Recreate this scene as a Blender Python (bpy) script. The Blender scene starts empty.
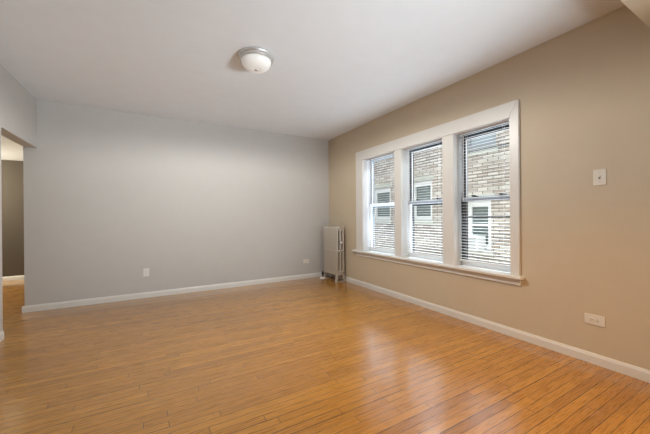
import bpy, bmesh, math, random
from mathutils import Vector, Matrix
random.seed(7)
S = bpy.context.scene
COL = S.collection

# ------------------------------------------------------------------ camera
F_PX, YAW, PIT, ROL, EYE = 295.586, math.radians(29.520), math.radians(-.048), math.radians(-.4593), 1.175
fw = Vector((math.sin(YAW) * math.cos(PIT), math.cos(YAW) * math.cos(PIT), math.sin(PIT)))
rt = Vector((math.cos(YAW), -math.sin(YAW), 0))
up = rt.cross(fw)
r2 = rt * math.cos(ROL) + up * math.sin(ROL)
u2 = up * math.cos(ROL) - rt * math.sin(ROL)
cd = bpy.data.cameras.new('camera')
cam = bpy.data.objects.new('camera', cd); COL.objects.link(cam)
cd.sensor_width = 36; cd.lens = F_PX / 650 * 36; cd.clip_start = .02
cam.matrix_world = Matrix(((r2.x, u2.x, -fw.x, 0), (r2.y, u2.y, -fw.y, 0), (r2.z, u2.z, -fw.z, EYE), (0, 0, 0, 1)))
S.camera = cam

# ------------------------------------------------------------------ world, lights, exposure
w = bpy.data.worlds.new('overcast_sky'); S.world = w; w.use_nodes = True
bg = w.node_tree.nodes['Background']
bg.inputs[0].default_value = (.88, .94, 1, 1); bg.inputs[1].default_value = 1.35
S.view_settings.view_transform = 'Standard'; S.view_settings.look = 'None'
S.view_settings.gamma = 1; S.view_settings.use_curve_mapping = False
S.view_settings.exposure = 0.18
def area(name, loc, target, size, size_y, power, color, spread=180):
    l = bpy.data.lights.new(name, 'AREA'); l.shape = 'RECTANGLE'; l.size = size; l.size_y = size_y
    l.energy = power; l.color = color; l.spread = math.radians(spread)
    o = bpy.data.objects.new(name, l); COL.objects.link(o); o.location = loc
    o.rotation_euler = (Vector(target) - Vector(loc)).to_track_quat('-Z', 'Y').to_euler()
    return o
def point(name, loc, power, color, rad):
    l = bpy.data.lights.new(name, 'POINT'); l.energy = power; l.color = color; l.shadow_soft_size = rad
    o = bpy.data.objects.new(name, l); COL.objects.link(o); o.location = loc
    return o
# unseen fill lamps added behind the camera and in the gangway, plus the lamps
def spot(name, loc, power, color, target=None, cone=180, blend=.25):
    l = bpy.data.lights.new(name, 'SPOT'); l.energy = power; l.color = color; l.spot_size = math.radians(cone); l.spot_blend = blend; l.shadow_soft_size = 0
    o = bpy.data.objects.new(name, l); COL.objects.link(o); o.location = loc
    if target: o.rotation_euler = (Vector(target) - Vector(loc)).to_track_quat('-Z', 'Y').to_euler()
    return o
area('rear_side_fill', (2.93, -1.4, .8), (-.1, 4.2, 2.8), 1.4, .8, 13, (.88, .96, 1), 130)  # unseen fill lamp, added to lift the far wall and ceiling
area('ceiling_fill', (2.3, -1.0, 1.0), (.2, 4.0, 2.82), .9, .5, 19.5, (.87, .96, 1), 74)  # added behind the camera to brighten the ceiling, belongs to no fixture
area('gangway_sky_fill', (4.5, 2.8, 3.7), (2.2, 2.8, .2), 3.0, 1.0, 190, (.80, .90, 1), 110)  # added lamp outside, boosts the skylight entering the bays
area('gangway_bounce_fill', (3.75, 2.8, -.5), (2.2, 2.8, 2.6), 2.5, .7, 85, (.67, .83, 1), 95)  # added lamp standing in for light bounced up off the ground
point('rear_room_lamp', (-.7, -1.5, 1.75), 4, (1, .55, .22), .2)
spot('floor_warm_fill', (1.6, -1.0, 2.66), 215, (1, .50, .10), (2.0, 1.3, 0), 60, 1)  # warm spot added to brighten the front right floor, no fixture there
point('hall_lamp', (-3.3, 7.0, 1.9), 85, (1, .90, .70), .12)
spot('ceiling_lamp_bulb', (.823, 2.745, 2.535), 108, (1, .98, .93))

# ------------------------------------------------------------------ materials
def mat(name, col, rough=.5, metal=0., coat=0., emit=None, spec=.5, noise=None, bump=None):
    m = bpy.data.materials.new(name); m.use_nodes = True
    nt = m.node_tree; b = nt.nodes['Principled BSDF']
    b.inputs['Base Color'].default_value = (*col, 1); b.inputs['Roughness'].default_value = rough
    b.inputs['Metallic'].default_value = metal; b.inputs['Coat Weight'].default_value = coat
    b.inputs['Specular IOR Level'].default_value = spec
    if emit:
        b.inputs['Emission Color'].default_value = (*emit[0], 1); b.inputs['Emission Strength'].default_value = emit[1]
    tc = nt.nodes.new('ShaderNodeTexCoord')
    n = nt.nodes.new('ShaderNodeTexNoise'); n.inputs['Scale'].default_value = noise[0] if noise else 6
    n.inputs['Detail'].default_value = 4
    nt.links.new(tc.outputs['Object'], n.inputs['Vector'])
    amt = noise[1] if noise else .03
    r = nt.nodes.new('ShaderNodeMapRange')
    r.inputs['To Min'].default_value = 1 - amt; r.inputs['To Max'].default_value = 1 + amt
    nt.links.new(n.outputs['Fac'], r.inputs['Value'])
    v = nt.nodes.new('ShaderNodeVectorMath'); v.operation = 'SCALE'; v.inputs[0].default_value = col
    nt.links.new(r.outputs[0], v.inputs['Scale']); nt.links.new(v.outputs[0], b.inputs['Base Color'])
    if bump:
        n2 = nt.nodes.new('ShaderNodeTexNoise'); n2.inputs['Scale'].default_value = bump[0]; n2.inputs['Detail'].default_value = 3
        nt.links.new(tc.outputs['Object'], n2.inputs['Vector'])
        bp = nt.nodes.new('ShaderNodeBump'); bp.inputs['Strength'].default_value = bump[1]; bp.inputs['Distance'].default_value = .002
        nt.links.new(n2.outputs['Fac'], bp.inputs['Height']); nt.links.new(bp.outputs[0], b.inputs['Normal'])
    return m

M = {}
M['wall'] = mat('grey_wall_paint', (.56, .55, .535), .6, bump=(60, .15), spec=.3)
M['wallR'] = mat('beige_warmlit_paint', (.62, .53, .40), .6, bump=(60, .15), spec=.3)  # beige paint, with some warm lamp light put into its colour
M['ceil'] = mat('ceiling_paint', (.82, .87, .93), .8, bump=(40, .1), spec=.2)
M['ext'] = mat('common_brick_backside', (.30, .24, .20), .9)
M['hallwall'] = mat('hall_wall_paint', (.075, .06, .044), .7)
M['trim'] = mat('white_trim_paint', (.76, .75, .72), .35)
M['jamb'] = mat('white_jamb_paint', (.80, .80, .81), .35)
M['black'] = mat('black_sash', (.012, .012, .014), .4)
M['greysash'] = mat('grey_sash', (.28, .29, .31), .4)
M['dark'] = mat('dark_slot', (.02, .02, .02), .6)
M['slat'] = mat('blind_slat', (.82, .82, .82), .4)
M['plate'] = mat('ivory_plate', (.78, .74, .66), .35)
M['plate_white'] = mat('white_plate', (.80, .79, .77), .35)
M['nickel'] = mat('brushed_nickel', (.60, .60, .60), .42, .7)
M['bowl'] = mat('frosted_glass', (.74, .74, .72), .3, emit=((1, .98, .95), .16))
M['rad'] = mat('radiator_paint', (.54, .50, .44), .38, .25, bump=(90, .3))
M['iron'] = mat('dark_iron', (.05, .045, .04), .5, .5)
M['chrome'] = mat('chrome', (.85, .85, .85), .15, 1)
M['concrete'] = mat('concrete', (.42, .41, .39), .9, noise=(3, .2))
M['stone'] = mat('limestone', (.50, .50, .44), .9, noise=(9, .15))
M['extwhite'] = mat('white_exterior_frame', (.80, .80, .80), .5)
M['extglass'] = mat('dim_window_glass', (.15, .18, .17), .5, spec=.2, noise=(3, .3))
M['blueglass'] = mat('pale_shaded_glass', (.34, .38, .41), .5, spec=.2, noise=(4, .15))

def glass():
    m = bpy.data.materials.new('window_glass'); m.use_nodes = True; nt = m.node_tree
    for n in list(nt.nodes):
        if n.type == 'BSDF_PRINCIPLED': nt.nodes.remove(n)
    out = nt.nodes['Material Output']
    t = nt.nodes.new('ShaderNodeBsdfTransparent'); t.inputs[0].default_value = (.94, .96, .96, 1)
    g = nt.nodes.new('ShaderNodeBsdfGlossy'); g.inputs['Roughness'].default_value = .03
    fr = nt.nodes.new('ShaderNodeFresnel'); fr.inputs[0].default_value = 1.35
    mx = nt.nodes.new('ShaderNodeMixShader')
    ge = nt.nodes.new('ShaderNodeNewGeometry'); sb = nt.nodes.new('ShaderNodeMath'); sb.operation = 'SUBTRACT'; sb.inputs[0].default_value = 1
    mu = nt.nodes.new('ShaderNodeMath'); mu.operation = 'MULTIPLY'
    nt.links.new(ge.outputs['Backfacing'], sb.inputs[1]); nt.links.new(sb.outputs[0], mu.inputs[0]); nt.links.new(fr.outputs[0], mu.inputs[1])
    nt.links.new(mu.outputs[0], mx.inputs[0]); nt.links.new(t.outputs[0], mx.inputs[1]); nt.links.new(g.outputs[0], mx.inputs[2])
    nt.links.new(mx.outputs[0], out.inputs[0])
    return m
M['glass'] = glass()

def brick():
    m = bpy.data.materials.new('cream_brick'); m.use_nodes = True; nt = m.node_tree; L = nt.links.new
    b = nt.nodes['Principled BSDF']; b.inputs['Roughness'].default_value = .9
    tc = nt.nodes.new('ShaderNodeTexCoord'); sp = nt.nodes.new('ShaderNodeSeparateXYZ'); cb = nt.nodes.new('ShaderNodeCombineXYZ')
    L(tc.outputs['Object'], sp.inputs[0]); L(sp.outputs['Y'], cb.inputs['X']); L(sp.outputs['Z'], cb.inputs['Y'])
    t = nt.nodes.new('ShaderNodeTexBrick'); L(cb.outputs[0], t.inputs['Vector'])
    t.inputs['Scale'].default_value = 1; t.inputs['Brick Width'].default_value = .20; t.inputs['Row Height'].default_value = .065
    t.inputs['Mortar Size'].default_value = .011; t.inputs['Mortar Smooth'].default_value = .2; t.inputs['Bias'].default_value = -.15
    t.inputs['Color1'].default_value = (.60, .54, .475, 1); t.inputs['Color2'].default_value = (.33, .25, .19, 1)
    t.inputs['Mortar'].default_value = (.22, .195, .175, 1)
    n = nt.nodes.new('ShaderNodeTexNoise'); n.inputs['Scale'].default_value = 1.3; n.inputs['Detail'].default_value = 5
    L(tc.outputs['Object'], n.inputs['Vector'])
    mr = nt.nodes.new('ShaderNodeMapRange'); mr.inputs['From Min'].default_value = .3; mr.inputs['From Max'].default_value = .7
    mr.inputs['To Min'].default_value = .8; mr.inputs['To Max'].default_value = 1.2; L(n.outputs['Fac'], mr.inputs['Value'])
    v = nt.nodes.new('ShaderNodeVectorMath'); v.operation = 'SCALE'; L(t.outputs['Color'], v.inputs[0]); L(mr.outputs[0], v.inputs['Scale'])
    L(v.outputs[0], b.inputs['Base Color'])
    bp = nt.nodes.new('ShaderNodeBump'); bp.inputs['Strength'].default_value = .6; bp.inputs['Distance'].default_value = .01; bp.invert = True
    L(t.outputs['Fac'], bp.inputs['Height']); L(bp.outputs[0], b.inputs['Normal'])
    return m
M['brick'] = brick()

def oak():
    m = bpy.data.materials.new('oak_strip_floor'); m.use_nodes = True; nt = m.node_tree; L = nt.links.new
    N = nt.nodes.new; b = nt.nodes['Principled BSDF']
    def math_(op, a=None, c=None, va=0., vb=0.):
        n = N('ShaderNodeMath'); n.operation = op; n.inputs[0].default_value = va; n.inputs[1].default_value = vb
        if a is not None: L(a, n.inputs[0])
        if c is not None: L(c, n.inputs[1])
        return n.outputs[0]
    tc = N('ShaderNodeTexCoord'); sp = N('ShaderNodeSeparateXYZ'); L(tc.outputs['Object'], sp.inputs[0])
    X, Y = sp.outputs['X'], sp.outputs['Y']
    PW = .057
    ry = math_('DIVIDE', Y, None, vb=PW); row = math_('FLOOR', ry); fy = math_('FRACT', ry)
    wn = N('ShaderNodeTexWhiteNoise'); wn.noise_dimensions = '1D'; L(row, wn.inputs['W'])
    off = math_('MULTIPLY', wn.outputs['Value'], None, vb=7.3)
    ux = math_('ADD', math_('DIVIDE', X, None, vb=1.05), off); pl = math_('FLOOR', ux); fx = math_('FRACT', ux)
    cb = N('ShaderNodeCombineXYZ'); L(row, cb.inputs[0]); L(pl, cb.inputs[1])
    w2 = N('ShaderNodeTexWhiteNoise'); w2.noise_dimensions = '2D'; L(cb.outputs[0], w2.inputs['Vector'])
    cr = N('ShaderNodeValToRGB'); L(w2.outputs['Value'], cr.inputs[0])
    e = cr.color_ramp.elements
    e[0].position = 0; e[0].color = (.36, .152, .018, 1); e[1].position = 1; e[1].color = (.51, .232, .028, 1)
    x = e.new(.35); x.color = (.43, .187, .021, 1); x = e.new(.75); x.color = (.46, .204, .024, 1)
    # grain, stretched along the board and shifted per board
    gv = N('ShaderNodeCombineXYZ')
    L(math_('ADD', math_('MULTIPLY', X, None, vb=7), math_('MULTIPLY', w2.outputs['Value'], None, vb=40)), gv.inputs[0])
    L(math_('MULTIPLY', Y, None, vb=170), gv.inputs[1])
    g = N('ShaderNodeTexNoise'); g.inputs['Scale'].default_value = 1; g.inputs['Detail'].default_value = 5; g.inputs['Roughness'].default_value = .65
    g.inputs['Distortion'].default_value = .5
    L(gv.outputs[0], g.inputs['Vector'])
    gr = N('ShaderNodeMapRange'); gr.inputs['From Min'].default_value = .32; gr.inputs['From Max'].default_value = .58
    gr.inputs['To Min'].default_value = .66; gr.inputs['To Max'].default_value = 1.1; L(g.outputs['Fac'], gr.inputs['Value'])
    # broad wear
    wv = N('ShaderNodeTexNoise'); wv.inputs['Scale'].default_value = .9; wv.inputs['Detail'].default_value = 4; L(tc.outputs['Object'], wv.inputs['Vector'])
    wr = N('ShaderNodeMapRange'); wr.inputs['To Min'].default_value = .84; wr.inputs['To Max'].default_value = 1.16; L(wv.outputs['Fac'], wr.inputs['Value'])
    # joints: some rows have opened up into dark cracks
    cell = N('ShaderNodeTexWhiteNoise'); cell.noise_dimensions = '1D'; L(math_('ADD', row, None, vb=91.7), cell.inputs['W'])
    wid = N('ShaderNodeMapRange'); wid.inputs['From Min'].default_value = .7; wid.inputs['From Max'].default_value = 1
    wid.inputs['To Min'].default_value = .05; wid.inputs['To Max'].default_value = .10; L(cell.outputs['Value'], wid.inputs['Value'])
    gapy = math_('LESS_THAN', fy, wid.outputs[0]); gapx = math_('LESS_THAN', fx, None, vb=.0030)
    gap = math_('MAXIMUM', gapy, gapx)
    dk = math_('SUBTRACT', None, math_('MULTIPLY', gap, None, vb=.92), va=1)
    tot = math_('MULTIPLY', math_('MULTIPLY', gr.outputs[0], wr.outputs[0]), dk)
    v = N('ShaderNodeVectorMath'); v.operation = 'SCALE'; L(cr.outputs[0], v.inputs[0]); L(tot, v.inputs['Scale'])
    L(v.outputs[0], b.inputs['Base Color'])
    rr = N('ShaderNodeMapRange'); rr.inputs['To Min'].default_value = .22; rr.inputs['To Max'].default_value = .34; L(g.outputs['Fac'], rr.inputs['Value'])
    L(rr.outputs[0], b.inputs['Roughness'])
    b.inputs['Coat Weight'].default_value = .9; b.inputs['Coat Roughness'].default_value = .13; b.inputs['Specular IOR Level'].default_value = .3
    bp = N('ShaderNodeBump'); bp.inputs['Strength'].default_value = .35; bp.inputs['Distance'].default_value = .0015; bp.invert = True
    L(math_('ADD', gap, math_('MULTIPLY', wv.outputs['Fac'], None, vb=.6)), bp.inputs['Height']); L(bp.outputs[0], b.inputs['Normal'])
    return m
M['oak'] = oak()

# ------------------------------------------------------------------ mesh helpers
class MB:
    def __init__(s): s.bm = bmesh.new()
    def box(s, a, b, bev=0, seg=2):
        t = bmesh.new(); bmesh.ops.create_cube(t, size=1)
        lo = [min(p, q) for p, q in zip(a, b)]; hi = [max(p, q) for p, q in zip(a, b)]
        for v in t.verts:
            v.co = Vector([lo[i] + (v.co[i] + .5) * (hi[i] - lo[i]) for i in range(3)])
        if bev: bmesh.ops.bevel(t, geom=t.edges[:], offset=bev, segments=seg, affect='EDGES', profile=.5)
        return s.add(t)
    def add(s, t, mtx=None):
        if mtx is not None: t.transform(mtx)
        me = bpy.data.meshes.new('tmp'); t.to_mesh(me); t.free(); s.bm.from_mesh(me); bpy.data.meshes.remove(me); return s
    def cyl(s, a, b, r, r2=None, n=20):
        a, b = Vector(a), Vector(b); d = b - a; t = bmesh.new()
        bmesh.ops.create_cone(t, cap_ends=True, segments=n, radius1=r, radius2=r if r2 is None else r2, depth=d.length)
        return s.add(t, Matrix.Translation((a + b) / 2) @ d.to_track_quat('Z', 'Y').to_matrix().to_4x4())
    def sphere(s, c, r, sc=(1, 1, 1)):
        t = bmesh.new(); bmesh.ops.create_uvsphere(t, u_segments=20, v_segments=12, radius=r)
        return s.add(t, Matrix.Translation(c) @ Matrix.Diagonal((*sc, 1)))
    def lathe(s, prof, c, n=56):
        t = bmesh.new(); rings = []
        for r, z in prof:
            rings.append([t.verts.new((c[0] + r * math.cos(2 * math.pi * k / n), c[1] + r * math.sin(2 * math.pi * k / n), c[2] + z)) for k in range(n)])
        for A, B in zip(rings, rings[1:]):
            for k in range(n): t.faces.new((A[k], A[(k + 1) % n], B[(k + 1) % n], B[k]))
        t.faces.new(rings[0]); t.faces.new(rings[-1])
        bmesh.ops.recalc_face_normals(t, faces=t.faces[:])
        return s.add(t)
    def prism(s, poly, axis, a, b):
        # polygon in the two other axes, extruded along axis from a to b
        t = bmesh.new(); o = [i for i in range(3) if i != axis]
        def mk(p, w):
            c = [0, 0, 0]; c[o[0]], c[o[1]], c[axis] = p[0], p[1], w; return t.verts.new(c)
        A = [mk(p, a) for p in poly]; B = [mk(p, b) for p in poly]; n = len(poly)
        t.faces.new(A); t.faces.new(B[::-1])
        for k in range(n): t.faces.new((A[k], A[(k + 1) % n], B[(k + 1) % n], B[k]))
        bmesh.ops.recalc_face_normals(t, faces=t.faces[:])
        return s.add(t)
    def build(s, name, m, parent=None, smooth=False, loc=(0, 0, 0)):
        if loc != (0, 0, 0): bmesh.ops.translate(s.bm, verts=s.bm.verts[:], vec=-Vector(loc))
        me = bpy.data.meshes.new(name); s.bm.to_mesh(me); s.bm.free()
        me.materials.append(M[m])
        if smooth:
            for p in me.polygons: p.use_smooth = True
            me.set_sharp_from_angle(angle=math.radians(40))
        o = bpy.data.objects.new(name, me); COL.objects.link(o)
        if parent is not None: o.parent = parent
        o.location = loc
        return o
def thing(name, label, cat, loc=(0, 0, 0), group=None):
    o = bpy.data.objects.new(name, None); COL.objects.link(o); o.location = loc; o.empty_display_size = .05
    o['label'] = label; o['category'] = cat
    if group: o['group'] = group
    return o
def struct(o, label, cat):
    o['kind'] = 'structure'; o['label'] = label; o['category'] = cat; return o
def slab_holes(mb, ax, a, b, u0, u1, v0, v1, holes):
    # wall slab between a and b on axis ax (0: u=y v=z, 1: u=x v=z) with rectangular holes (u0,u1,v0,v1)
    us = sorted({u0, u1, *[h[0] for h in holes], *[h[1] for h in holes]})
    vs = sorted({v0, v1, *[h[2] for h in holes], *[h[3] for h in holes]})
    us = [u for u in us if u0 <= u <= u1]; vs = [v for v in vs if v0 <= v <= v1]
    for i in range(len(us) - 1):
        run = None
        for j in range(len(vs) - 1):
            cu, cv = (us[i] + us[i + 1]) / 2, (vs[j] + vs[j + 1]) / 2
            solid = not any(h[0] < cu < h[1] and h[2] < cv < h[3] for h in holes)
            if solid and run is None: run = vs[j]
            nxt = None
            if run is not None:
                if j == len(vs) - 2 and solid: nxt = vs[j + 1]
                elif not solid: nxt = vs[j]
            if nxt is not None:
                if ax == 0: mb.box((a, us[i], run), (b, us[i + 1], nxt))
                else: mb.box((us[i], a, run), (us[i + 1], b, nxt))
                run = None
    return mb

# ------------------------------------------------------------------ room shell
XR, YB, XL, XH, CZ = 2.985, 5.107, -1.336, -1.466, 2.701
YR = -3.0
Y0, Y1, Z0, Z1 = 1.601, 3.965, .600, 2.132          # the window opening
struct(MB().box((-4.2, YR - .12, -.12), (3.2, 8.05, 0)).build('floor', 'oak'), 'honey oak strip floor with narrow boards and dark joints', 'floor')
struct(MB().box((XH, YR - .12, CZ), (3.2, 5.22, CZ + .12)).build('ceiling', 'ceil'), 'smooth off-white ceiling of the room', 'ceiling')
struct(slab_holes(MB(), 0, XR, 3.2, YR, 5.237, 0, CZ, [(Y0, Y1, Z0 - .03, Z1), (-2.2, -.6, Z0, Z1)]).build('wall_right', 'wallR'), 'warm taupe wall around the triple window', 'wall')
struct(MB().box((XH, YB, 0), (XR, 5.237, CZ)).build('wall_back', 'wall'), 'plain grey taupe far wall', 'wall')
struct(slab_holes(MB(), 0, XH, XL, YR, YB, 0, CZ, [(4.105, YB, 0, 2.087)]).build('wall_left', 'wall'), 'grey taupe left wall with a doorway header', 'wall')
struct(MB().box((XL, YR - .12, 0), (XR, YR, CZ)).build('wall_rear', 'wall'), 'taupe wall of the room behind', 'wall')
struct(MB().box((XL, .38, 2.45), (XR, .662, CZ)).build('beam', 'wallR'), 'taupe dropped beam crossing the ceiling at top right corner', 'beam')
# hallway beyond the doorway
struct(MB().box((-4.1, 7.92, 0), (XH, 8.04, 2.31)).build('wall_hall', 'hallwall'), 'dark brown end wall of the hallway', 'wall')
struct(MB().box((-4.1, 1.5, 0), (-3.98, 7.92, 2.31)).build('wall_hall_left', 'wall'), 'side wall of the hallway', 'wall')
struct(MB().box((-3.98, 1.5, 0), (XH, 1.62, 2.31)).build('wall_hall_near', 'wall'), 'near wall of the hallway', 'wall')
struct(MB().box((XH, 5.237, 0), (XL, 7.92, 2.31)).build('wall_hall_right', 'wall'), 'right wall of the hallway', 'wall')
struct(MB().box((-4.1, 1.5, 2.31), (XH, 8.04, 2.40)).build('ceiling_hall', 'ceil'), 'low white ceiling of the hallway', 'ceiling')

# baseboards
BH, BT = .082, .014
def prof(d, h=BH, t=BT):   # d: wall face coordinate, sign of room side
    f, s = d
    return [(f, 0), (f + s * t, 0), (f + s * t, h - .020), (f + s * t * .85, h - .017), (f + s * t * .6, h - .004), (f + s * t * .45, h), (f, h)]
mb = MB().prism(prof((XR, -1)), 1, YR, YB)
struct(mb.build('baseboard_right', 'trim'), 'white baseboard along the window wall', 'baseboard')
mb = MB(); mb.prism(prof((YB, -1)), 0, XH - .022, XR)
mb.prism(prof((XH, -1)), 1, YB, 5.237)
struct(mb.build('baseboard_back', 'trim'), 'white baseboard along the far wall', 'baseboard')
mb = MB(); mb.prism(prof((XL, 1)), 1, YR, 4.09)
struct(mb.build('baseboard_left', 'trim'), 'white baseboard of the left wall stub by the doorway', 'baseboard')
struct(MB().prism(prof((7.92, -1)), 0, -3.98, XH).build('baseboard_hall', 'trim'), 'pale baseboard at the end of the hallway', 'baseboard')

# ------------------------------------------------------------------ window casing (one painted trim unit)
BAYS = [(3.209, 3.965), (2.385, 3.073), (1.601, 2.233)]      # far, middle, near
CO0, CO1, CT = 1.522, 4.150, 2.268
FX = XR - .024
tr = bpy.data.objects.new('trim_1', None); COL.objects.link(tr)
struct(tr, 'white painted casing, mullions and sill of the triple window', 'window trim')
mb = MB()
def board(poly):
    t = MB().prism(poly, 0, FX, XR); bm = t.bm
    bmesh.ops.remove_doubles(bm, verts=bm.verts[:], dist=1e-5)
    bmesh.ops.bevel(bm, geom=bm.edges[:], offset=.003, segments=2, affect='EDGES'); mb.add(bm)
board([(CO0, Z0 - .002), (Y0 + .004, Z0 - .002), (Y0 + .004, Z1 - .004), (CO0, CT)])
board([(Y1 - .004, Z0 - .002), (CO1, Z0 - .002), (CO1, CT), (Y1 - .004, Z1 - .004)])
board([(CO0, CT), (Y0 + .004, Z1 - .004), (Y1 - .004, Z1 - .004), (CO1, CT)])
mb.box((FX - .006, Y0 - .004, Z1 - .016), (XR, Y1 + .004, Z1 + .006), .004)
mb.build('casing', 'trim', tr)
for a, b in ((2.233, 2.385), (3.073, 3.209)):
    m_ = MB().box((FX + .006, a, Z0 - .01), (3.19, b, Z1), .004); m_.build('mullion', 'trim', tr)
mb = MB()
mb.box((XR, Y0 - .002, Z0), (3.19, Y0 + .006, Z1)); mb.box((XR, Y1 - .006, Z0), (3.19, Y1 + .002, Z1))
mb.box((XR, Y0, Z1 - .014), (3.19, Y1, Z1 - .002))
mb.build('jamb_lining', 'jamb', tr)
mb = MB().box((XR - .066, CO0 - .035, Z0 - .028), (3.2, CO1 + .085, Z0), .006)
mb.build('stool', 'trim', tr)
MB().box((XR - .018, CO0 - .004, Z0 - .092), (XR, CO1 + .02, Z0 - .028), .004).build('apron', 'trim', tr)

# ------------------------------------------------------------------ three double-hung windows
def frame(mb, x0, x1, ya, yb, za, zb, st, rb, rtp):
    mb.box((x0, ya, za), (x1, ya + st, zb)); mb.box((x0, yb - st, za), (x1, yb, zb))
    mb.box((x0, ya + st, za), (x1, yb - st, za + rb)); mb.box((x0, ya + st, zb - rtp), (x1, yb - st, zb))
    return mb
ZM0, ZM1 = 1.338, 1.388
LOOK = [('far', 'jamb', 'greysash', .022), ('middle', 'jamb', 'black', .05), ('near', 'black', 'black', .06)]
for i, (ya, yb) in enumerate(BAYS):
    which, low, upp, trl = LOOK[i]
    wn = bpy.data.objects.new('window_%d' % (i + 1), None); COL.objects.link(wn)
    struct(wn, '%s double-hung window of the three in the white casing' % which, 'window')
    ya += .007; yb -= .007; zt = Z1 - .014
    us = frame(MB(), 3.128, 3.150, ya, yb, ZM0, zt, .044, .045, trl).build('upper_sash', upp, wn)
    frame(MB(), 3.124, 3.134, ya + .044, yb - .044, ZM1 - .004, zt - trl, .009, .006, .006).build('glazing_bead', 'jamb', us)
    MB().box((3.138, ya + .044, ZM1 - .01), (3.141, yb - .044, zt - trl)).build('pane', 'glass', us)
    ls = frame(MB(), 3.100, 3.126, ya, yb, Z0 + .004, ZM1, .042 if i < 2 else .034, .055, .05).build('lower_sash', low, wn)
    MB().box((3.096, ya, ZM0), (3.10, yb, ZM1), .0015).build('meeting_rail', 'greysash' if i else 'jamb', ls)
    MB().box((3.112, ya + .042, Z0 + .055), (3.115, yb - .042, ZM0 + .004)).build('pane', 'glass', ls)
    if low == 'black':
        MB().box((3.0955, ya, Z0 + .004), (3.10, yb, Z0 + .06)).build('bottom_rail', 'jamb', ls)
    for fy in ((.28, .78) if i else (.6,)):
        yl = yb - fy * (yb - ya)
        k = MB(); k.box((3.085, yl - .028, ZM1 - .002), (3.118, yl + .028, ZM1 + .008), .003)
        k.box((3.078, yl - .012, ZM1 + .006), (3.092, yl + .034, ZM1 + .016), .003)
        k.build('sash_lock', 'iron', ls)
    st = frame(MB(), 3.170, 3.184, ya, yb, Z0 + .004, zt, .026, .03, .03)
    if i == 2:
        st.box((3.166, ya, 1.150), (3.188, yb, 1.166)); st.box((3.166, ya, 1.905), (3.188, yb, 1.921))
    else:
        st.box((3.166, ya, ZM0 - .02), (3.188, yb, ZM0 + .004))
    st.build('storm_frame', 'black' if i else 'greysash', wn)

# ------------------------------------------------------------------ blinds
BL = ['white slatted blind in the far window beside the radiator',
      'white slatted blind in the middle window of the three',
      'white slatted blind in the near window with the air conditioner outside']
for i, (ya, yb) in enumerate(BAYS):
    ya += .014; yb -= .014
    root = thing('venetian_blind', BL[i], 'blind', (3.055, (ya + yb) / 2, Z0 + .03), 'open blinds in the three window bays')
    def P(mb, name, m, sm=False):
        o = mb.build(name, m, root, sm); o.matrix_parent_inverse = Matrix.Translation(-root.location); return o
    P(MB().box((3.040, ya, Z1 - .027), (3.070, yb, Z1 - .0145), .003), 'headrail', 'slat')
    mb = MB(); z = Z1 - .045; tilt = math.radians((-8, -8, -6)[i]); hw = .0105
    zbot = .672
    while z > zbot + .02:
        n = 4; t = bmesh.new(); top = []
        for k in range(n + 1):
            q = (k / n - .5) * 2; dx = q * hw; dz = (1 - q * q) * .0010
            xx = 3.055 + dx * math.cos(tilt) - dz * math.sin(tilt); zz = z - dx * math.sin(tilt) + dz * math.cos(tilt)
            top.append([(xx, ya, zz), (xx, yb, zz), (xx, ya, zz - .0009), (xx, yb, zz - .0009)])
        V = [[t.verts.new(c) for c in r] for r in top]
        for A, B in zip(V, V[1:]):
            t.faces.new((A[0], A[1], B[1], B[0])); t.faces.new((A[2], B[2], B[3], A[3]))
            t.faces.new((A[0], B[0], B[2], A[2])); t.faces.new((A[1], A[3], B[3], B[1]))
        t.faces.new((V[0][0], V[0][2], V[0][3], V[0][1])); t.faces.new((V[-1][0], V[-1][1], V[-1][3], V[-1][2]))
        mb.add(t); z -= .034
    P(mb, 'slats', 'slat')
    P(MB().box((3.042, ya, zbot - .016), (3.068, yb, zbot), .003), 'bottom_rail', 'slat')
    for fy in (.16, .84):
        y = ya + fy * (yb - ya); c = MB()
        for xx in (3.0415, 3.0685): c.cyl((xx, y, zbot), (xx, y, Z1 - .04), .0008, n=6)
        P(c, 'ladder_cord', 'slat')
    P(MB().cyl((3.034, yb - .07, Z1 - .05), (3.034, yb - .065, 1.35), .0035, n=8), 'tilt_wand', 'slat')

# ------------------------------------------------------------------ radiator
rad = thing('radiator', 'old cast-iron column radiator painted silver in the corner beside the window', 'radiator', (2.85, 4.72, 0))
def R(mb, name, m, par=None, sm=True):
    o = mb.build(name, m, par or rad, sm)
    if par is None: o.matrix_parent_inverse = Matrix.Translation(-rad.location)
    return o
NS, P0, PITCH = 9, 4.497, .0545
for k in range(NS):
    y = P0 + k * PITCH; mb = MB(); h = .0255
    for c in (-1, 0, 1):
        mb.box((2.85 + c * .063 - .0185, y - h, .14), (2.85 + c * .063 + .0185, y + h, .965), .012, 3)
    mb.box((2.85 - .0845, y - h, .915), (2.85 + .0845, y + h, .995), .024, 4)
    mb.box((2.85 - .0845, y - h, .530), (2.85 + .0845, y + h, .568), .010, 3)
    mb.box((2.85 - .0845, y - h, .115), (2.85 + .0845, y + h, .200), .018, 3)
    if k:
        for zz in (.16, .95): mb.cyl((2.85, y - PITCH, zz), (2.85, y, zz), .026)
    s = R(mb, 'section', 'rad')
    if k in (0, NS - 1):
        for sx in (-1, 1):
            l = MB(); x0 = 2.85 + sx * .060; x1 = 2.85 + sx * .082
            l.prism([(x0 - .020, .15), (x0 + .020, .15), (x1 + .013, .03), (x1 + .018, 0), (x1 - .018, 0), (x1 - .013, .03)], 1, y - .02, y + .02)
            R(l, 'leg', 'rad')
        R(MB().box((2.76, y - .02, 0), (2.94, y + .02, .016), .004), 'foot_bar', 'rad')
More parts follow.
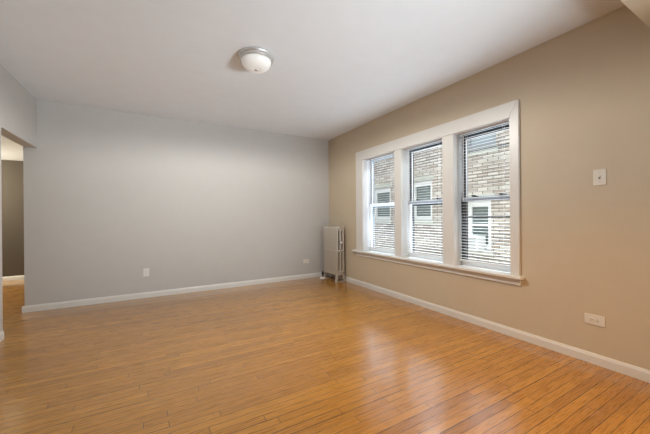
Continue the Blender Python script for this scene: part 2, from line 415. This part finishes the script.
v = MB(); v.cyl((2.842, P0 - .026, .705), (2.842, P0 - .052, .705), .008); v.sphere((2.842, P0 - .06, .705), .019); v.cyl((2.842, P0 - .06, .705), (2.842, P0 - .06, .74), .007)
R(v, 'air_vent', 'jamb')
ye = P0 + (NS - 1) * PITCH
v = MB(); v.cyl((2.80, ye + .02, .10), (2.750, ye + .02, .10), .016); v.sphere((2.745, ye + .02, .095), .026, (1, 1, 1.15)); v.cyl((2.745, ye + .02, .1), (2.745, ye + .02, .0), .014)
v.cyl((2.745, ye + .02, .12), (2.745, ye + .02, .135), .014)
R(v, 'valve', 'iron')
R(MB().lathe([(.012, .03), (.03, .022), (.055, .008), (.062, 0)], (2.745, ye + .02, 0), 28), 'floor_flange', 'plate_white')

# ------------------------------------------------------------------ ceiling light
LC = (.826, 2.755, CZ)
lamp = thing('ceiling_light', 'round flush-mount ceiling light with nickel rim and white glass bowl', 'ceiling light', LC)
def Lp(mb, name, m):
    o = mb.build(name, m, lamp, True); o.matrix_parent_inverse = Matrix.Translation(-Vector(LC)); return o
Lp(MB().lathe([(.150, 0), (.166, -.001), (.168, -.012), (.163, -.022), (.155, -.026), (.157, -.036), (.153, -.048), (.146, -.052), (.138, -.048), (.136, -.02)], LC), 'rim', 'nickel')
Lp(MB().lathe([(.137, -.044), (.1385, -.054), (.133, -.072), (.119, -.096), (.097, -.115), (.07, -.127), (.045, -.131), (.022, -.129), (.012, -.126)], LC), 'glass_bowl', 'bowl')
Lp(MB().lathe([(.013, -.124), (.016, -.128), (.015, -.133), (.010, -.137), (.004, -.139)], LC, 20), 'finial', 'nickel')

# ------------------------------------------------------------------ electrical plates
def plate(name, label, cat, loc, axis, w_, h_, m, kind, group=None):
    # axis 0: on the right wall (normal -x), axis 1: on the far wall (normal -y)
    root = thing(name, label, cat, loc, group)
    def B(mb, a, b, bev=0):   # a,b = (u, v, depth out of wall)
        f = (lambda p: (-p[2], p[0], p[1])) if axis == 0 else (lambda p: (p[0], -p[2], p[1]))
        return mb.box(f(a), f(b), bev)
    B(MB(), (-w_ / 2, -h_ / 2, 0), (w_ / 2, h_ / 2, .006), .002)
    cp = B(MB(), (-w_ / 2, -h_ / 2, 0), (w_ / 2, h_ / 2, .006), .002).build('cover_plate', m, root)
    if kind == 'switch':
        B(MB(), (-.006, -.012, .006), (.006, .012, .0065)).build('toggle_slot', 'dark', root)
        B(MB(), (-.005, -.003, .005), (.005, .012, .017), .002).build('toggle', m, root)
        for q in (-.030, .030): B(MB(), (-.003, q - .003, .006), (.003, q + .003, .0072), .001).build('screw', 'nickel', root)
    else:
        hz = w_ > h_
        for q in (-.0195, .0195):
            a = (q, 0) if hz else (0, q)
            wd = .0135; hg = .0165
            ww, hh = (wd, hg) if hz else (hg, wd)
            rc = B(MB(), (a[0] - ww, a[1] - hh, .005), (a[0] + ww, a[1] + hh, .0085), .003).build('receptacle', m, root)
            sl = MB()
            for d in (-.006, .006):
                if hz: B(sl, (a[0] - .002, a[1] + d - .0013, .008), (a[0] + .006, a[1] + d + .0013, .0088))
                else: B(sl, (a[0] + d - .0013, a[1] - .002, .008), (a[0] + d + .0013, a[1] + .006, .0088))
            if hz: B(sl, (a[0] - .009, a[1] - .002, .008), (a[0] - .005, a[1] + .002, .0088))
            else: B(sl, (a[0] - .002, a[1] - .009, .008), (a[0] + .002, a[1] - .005, .0088))
            sl.build('slots', 'dark', rc)
        B(MB(), (-.003, -.003, .006), (.003, .003, .0072), .001).build('screw', 'nickel', root)
    return root
plate('light_switch', 'single ivory toggle switch plate on the warm wall right of the window', 'light switch', (XR, .944, 1.464), 0, .078, .122, 'plate', 'switch')
plate('wall_outlet', 'horizontal ivory duplex outlet low on the wall right of the window', 'outlet', (XR, .980, .347), 0, .126, .080, 'plate', 'outlet')
plate('wall_outlet', 'small upright white outlet low on the left half of the far wall', 'outlet', (-.153, YB, .375), 1, .074, .118, 'plate_white', 'outlet')
plate('wall_outlet', 'small sideways outlet low on the far wall near the radiator', 'outlet', (2.465, YB, .328), 1, .118, .076, 'plate', 'outlet')

# ------------------------------------------------------------------ outside: gangway and neighbouring brick building
NX = 5.2
struct(MB().box((3.2, -6, -1.3), (9, 16, -1.2)).build('ground', 'concrete'), 'concrete gangway between the buildings', 'ground')
nb = thing('brick_building', 'neighbouring cream brick building seen through the windows', 'building', (NX, 4.7, -1.2))
def Nn(mb, name, m, par=None):
    o = mb.build(name, m, par or nb)
    if par is None: o.matrix_parent_inverse = Matrix.Translation(-nb.location)
    return o
WIN = [(5.764, 6.471, 1.07, 1.93, 'extglass'), (4.446, 5.058, 1.07, 1.97, 'extglass'), (3.142, 3.635, .535, 1.46, 'extglass'), (3.043, 3.66, 2.40, 3.6, 'blueglass')]
Nn(slab_holes(MB(), 0, NX, NX + .3, -6, 16, -1.2, 6.0, [w_[:4] for w_ in WIN]), 'brick_wall', 'brick')
Nn(MB().box((NX - .03, -6, 6.0), (NX + .33, 16, 6.1)), 'parapet', 'stone')
for ya, yb, za, zb, g in WIN:
    fr = Nn(frame(MB(), NX + .05, NX + .12, ya, yb, za, zb, .085, .10, .12), 'window', 'extwhite' if g == 'extglass' else 'greysash')
    zm = (za + zb) / 2
    Nn(MB().box((NX + .06, ya + .08, zm - .02), (NX + .11, yb - .08, zm + .02)), 'meeting_rail', 'extwhite', fr)
    Nn(MB().box((NX + .09, ya + .08, za + .09), (NX + .10, yb - .08, zb - .11)), 'pane', g, fr)
    Nn(MB().box((NX - .05, ya - .06, za - .085), (NX + .14, yb + .06, za), .006), 'stone_sill', 'stone', fr)
    Nn(MB().box((NX - .012, ya - .06, zb), (NX + .12, yb + .06, zb + .10)), 'lintel', 'stone', fr)
ac = thing('air_conditioner', 'white window air conditioner in the lower brick building window', 'air conditioner', (NX, 3.42, .62))
def A(mb, name, m):
    o = mb.build(name, m, ac); o.matrix_parent_inverse = Matrix.Translation(-ac.location); return o
A(MB().box((NX - .22, 3.27, .537), (NX + .045, 3.50, .80), .01), 'case', 'extwhite')
mb = MB()
for k in range(7): mb.box((NX - .225, 3.29, .575 + k * .03), (NX - .215, 3.48, .588 + k * .03))
A(mb, 'grille', 'greysash')
A(MB().box((NX + .03, 3.505, .537), (NX + .045, 3.60, .80)), 'side_panel', 'extwhite')
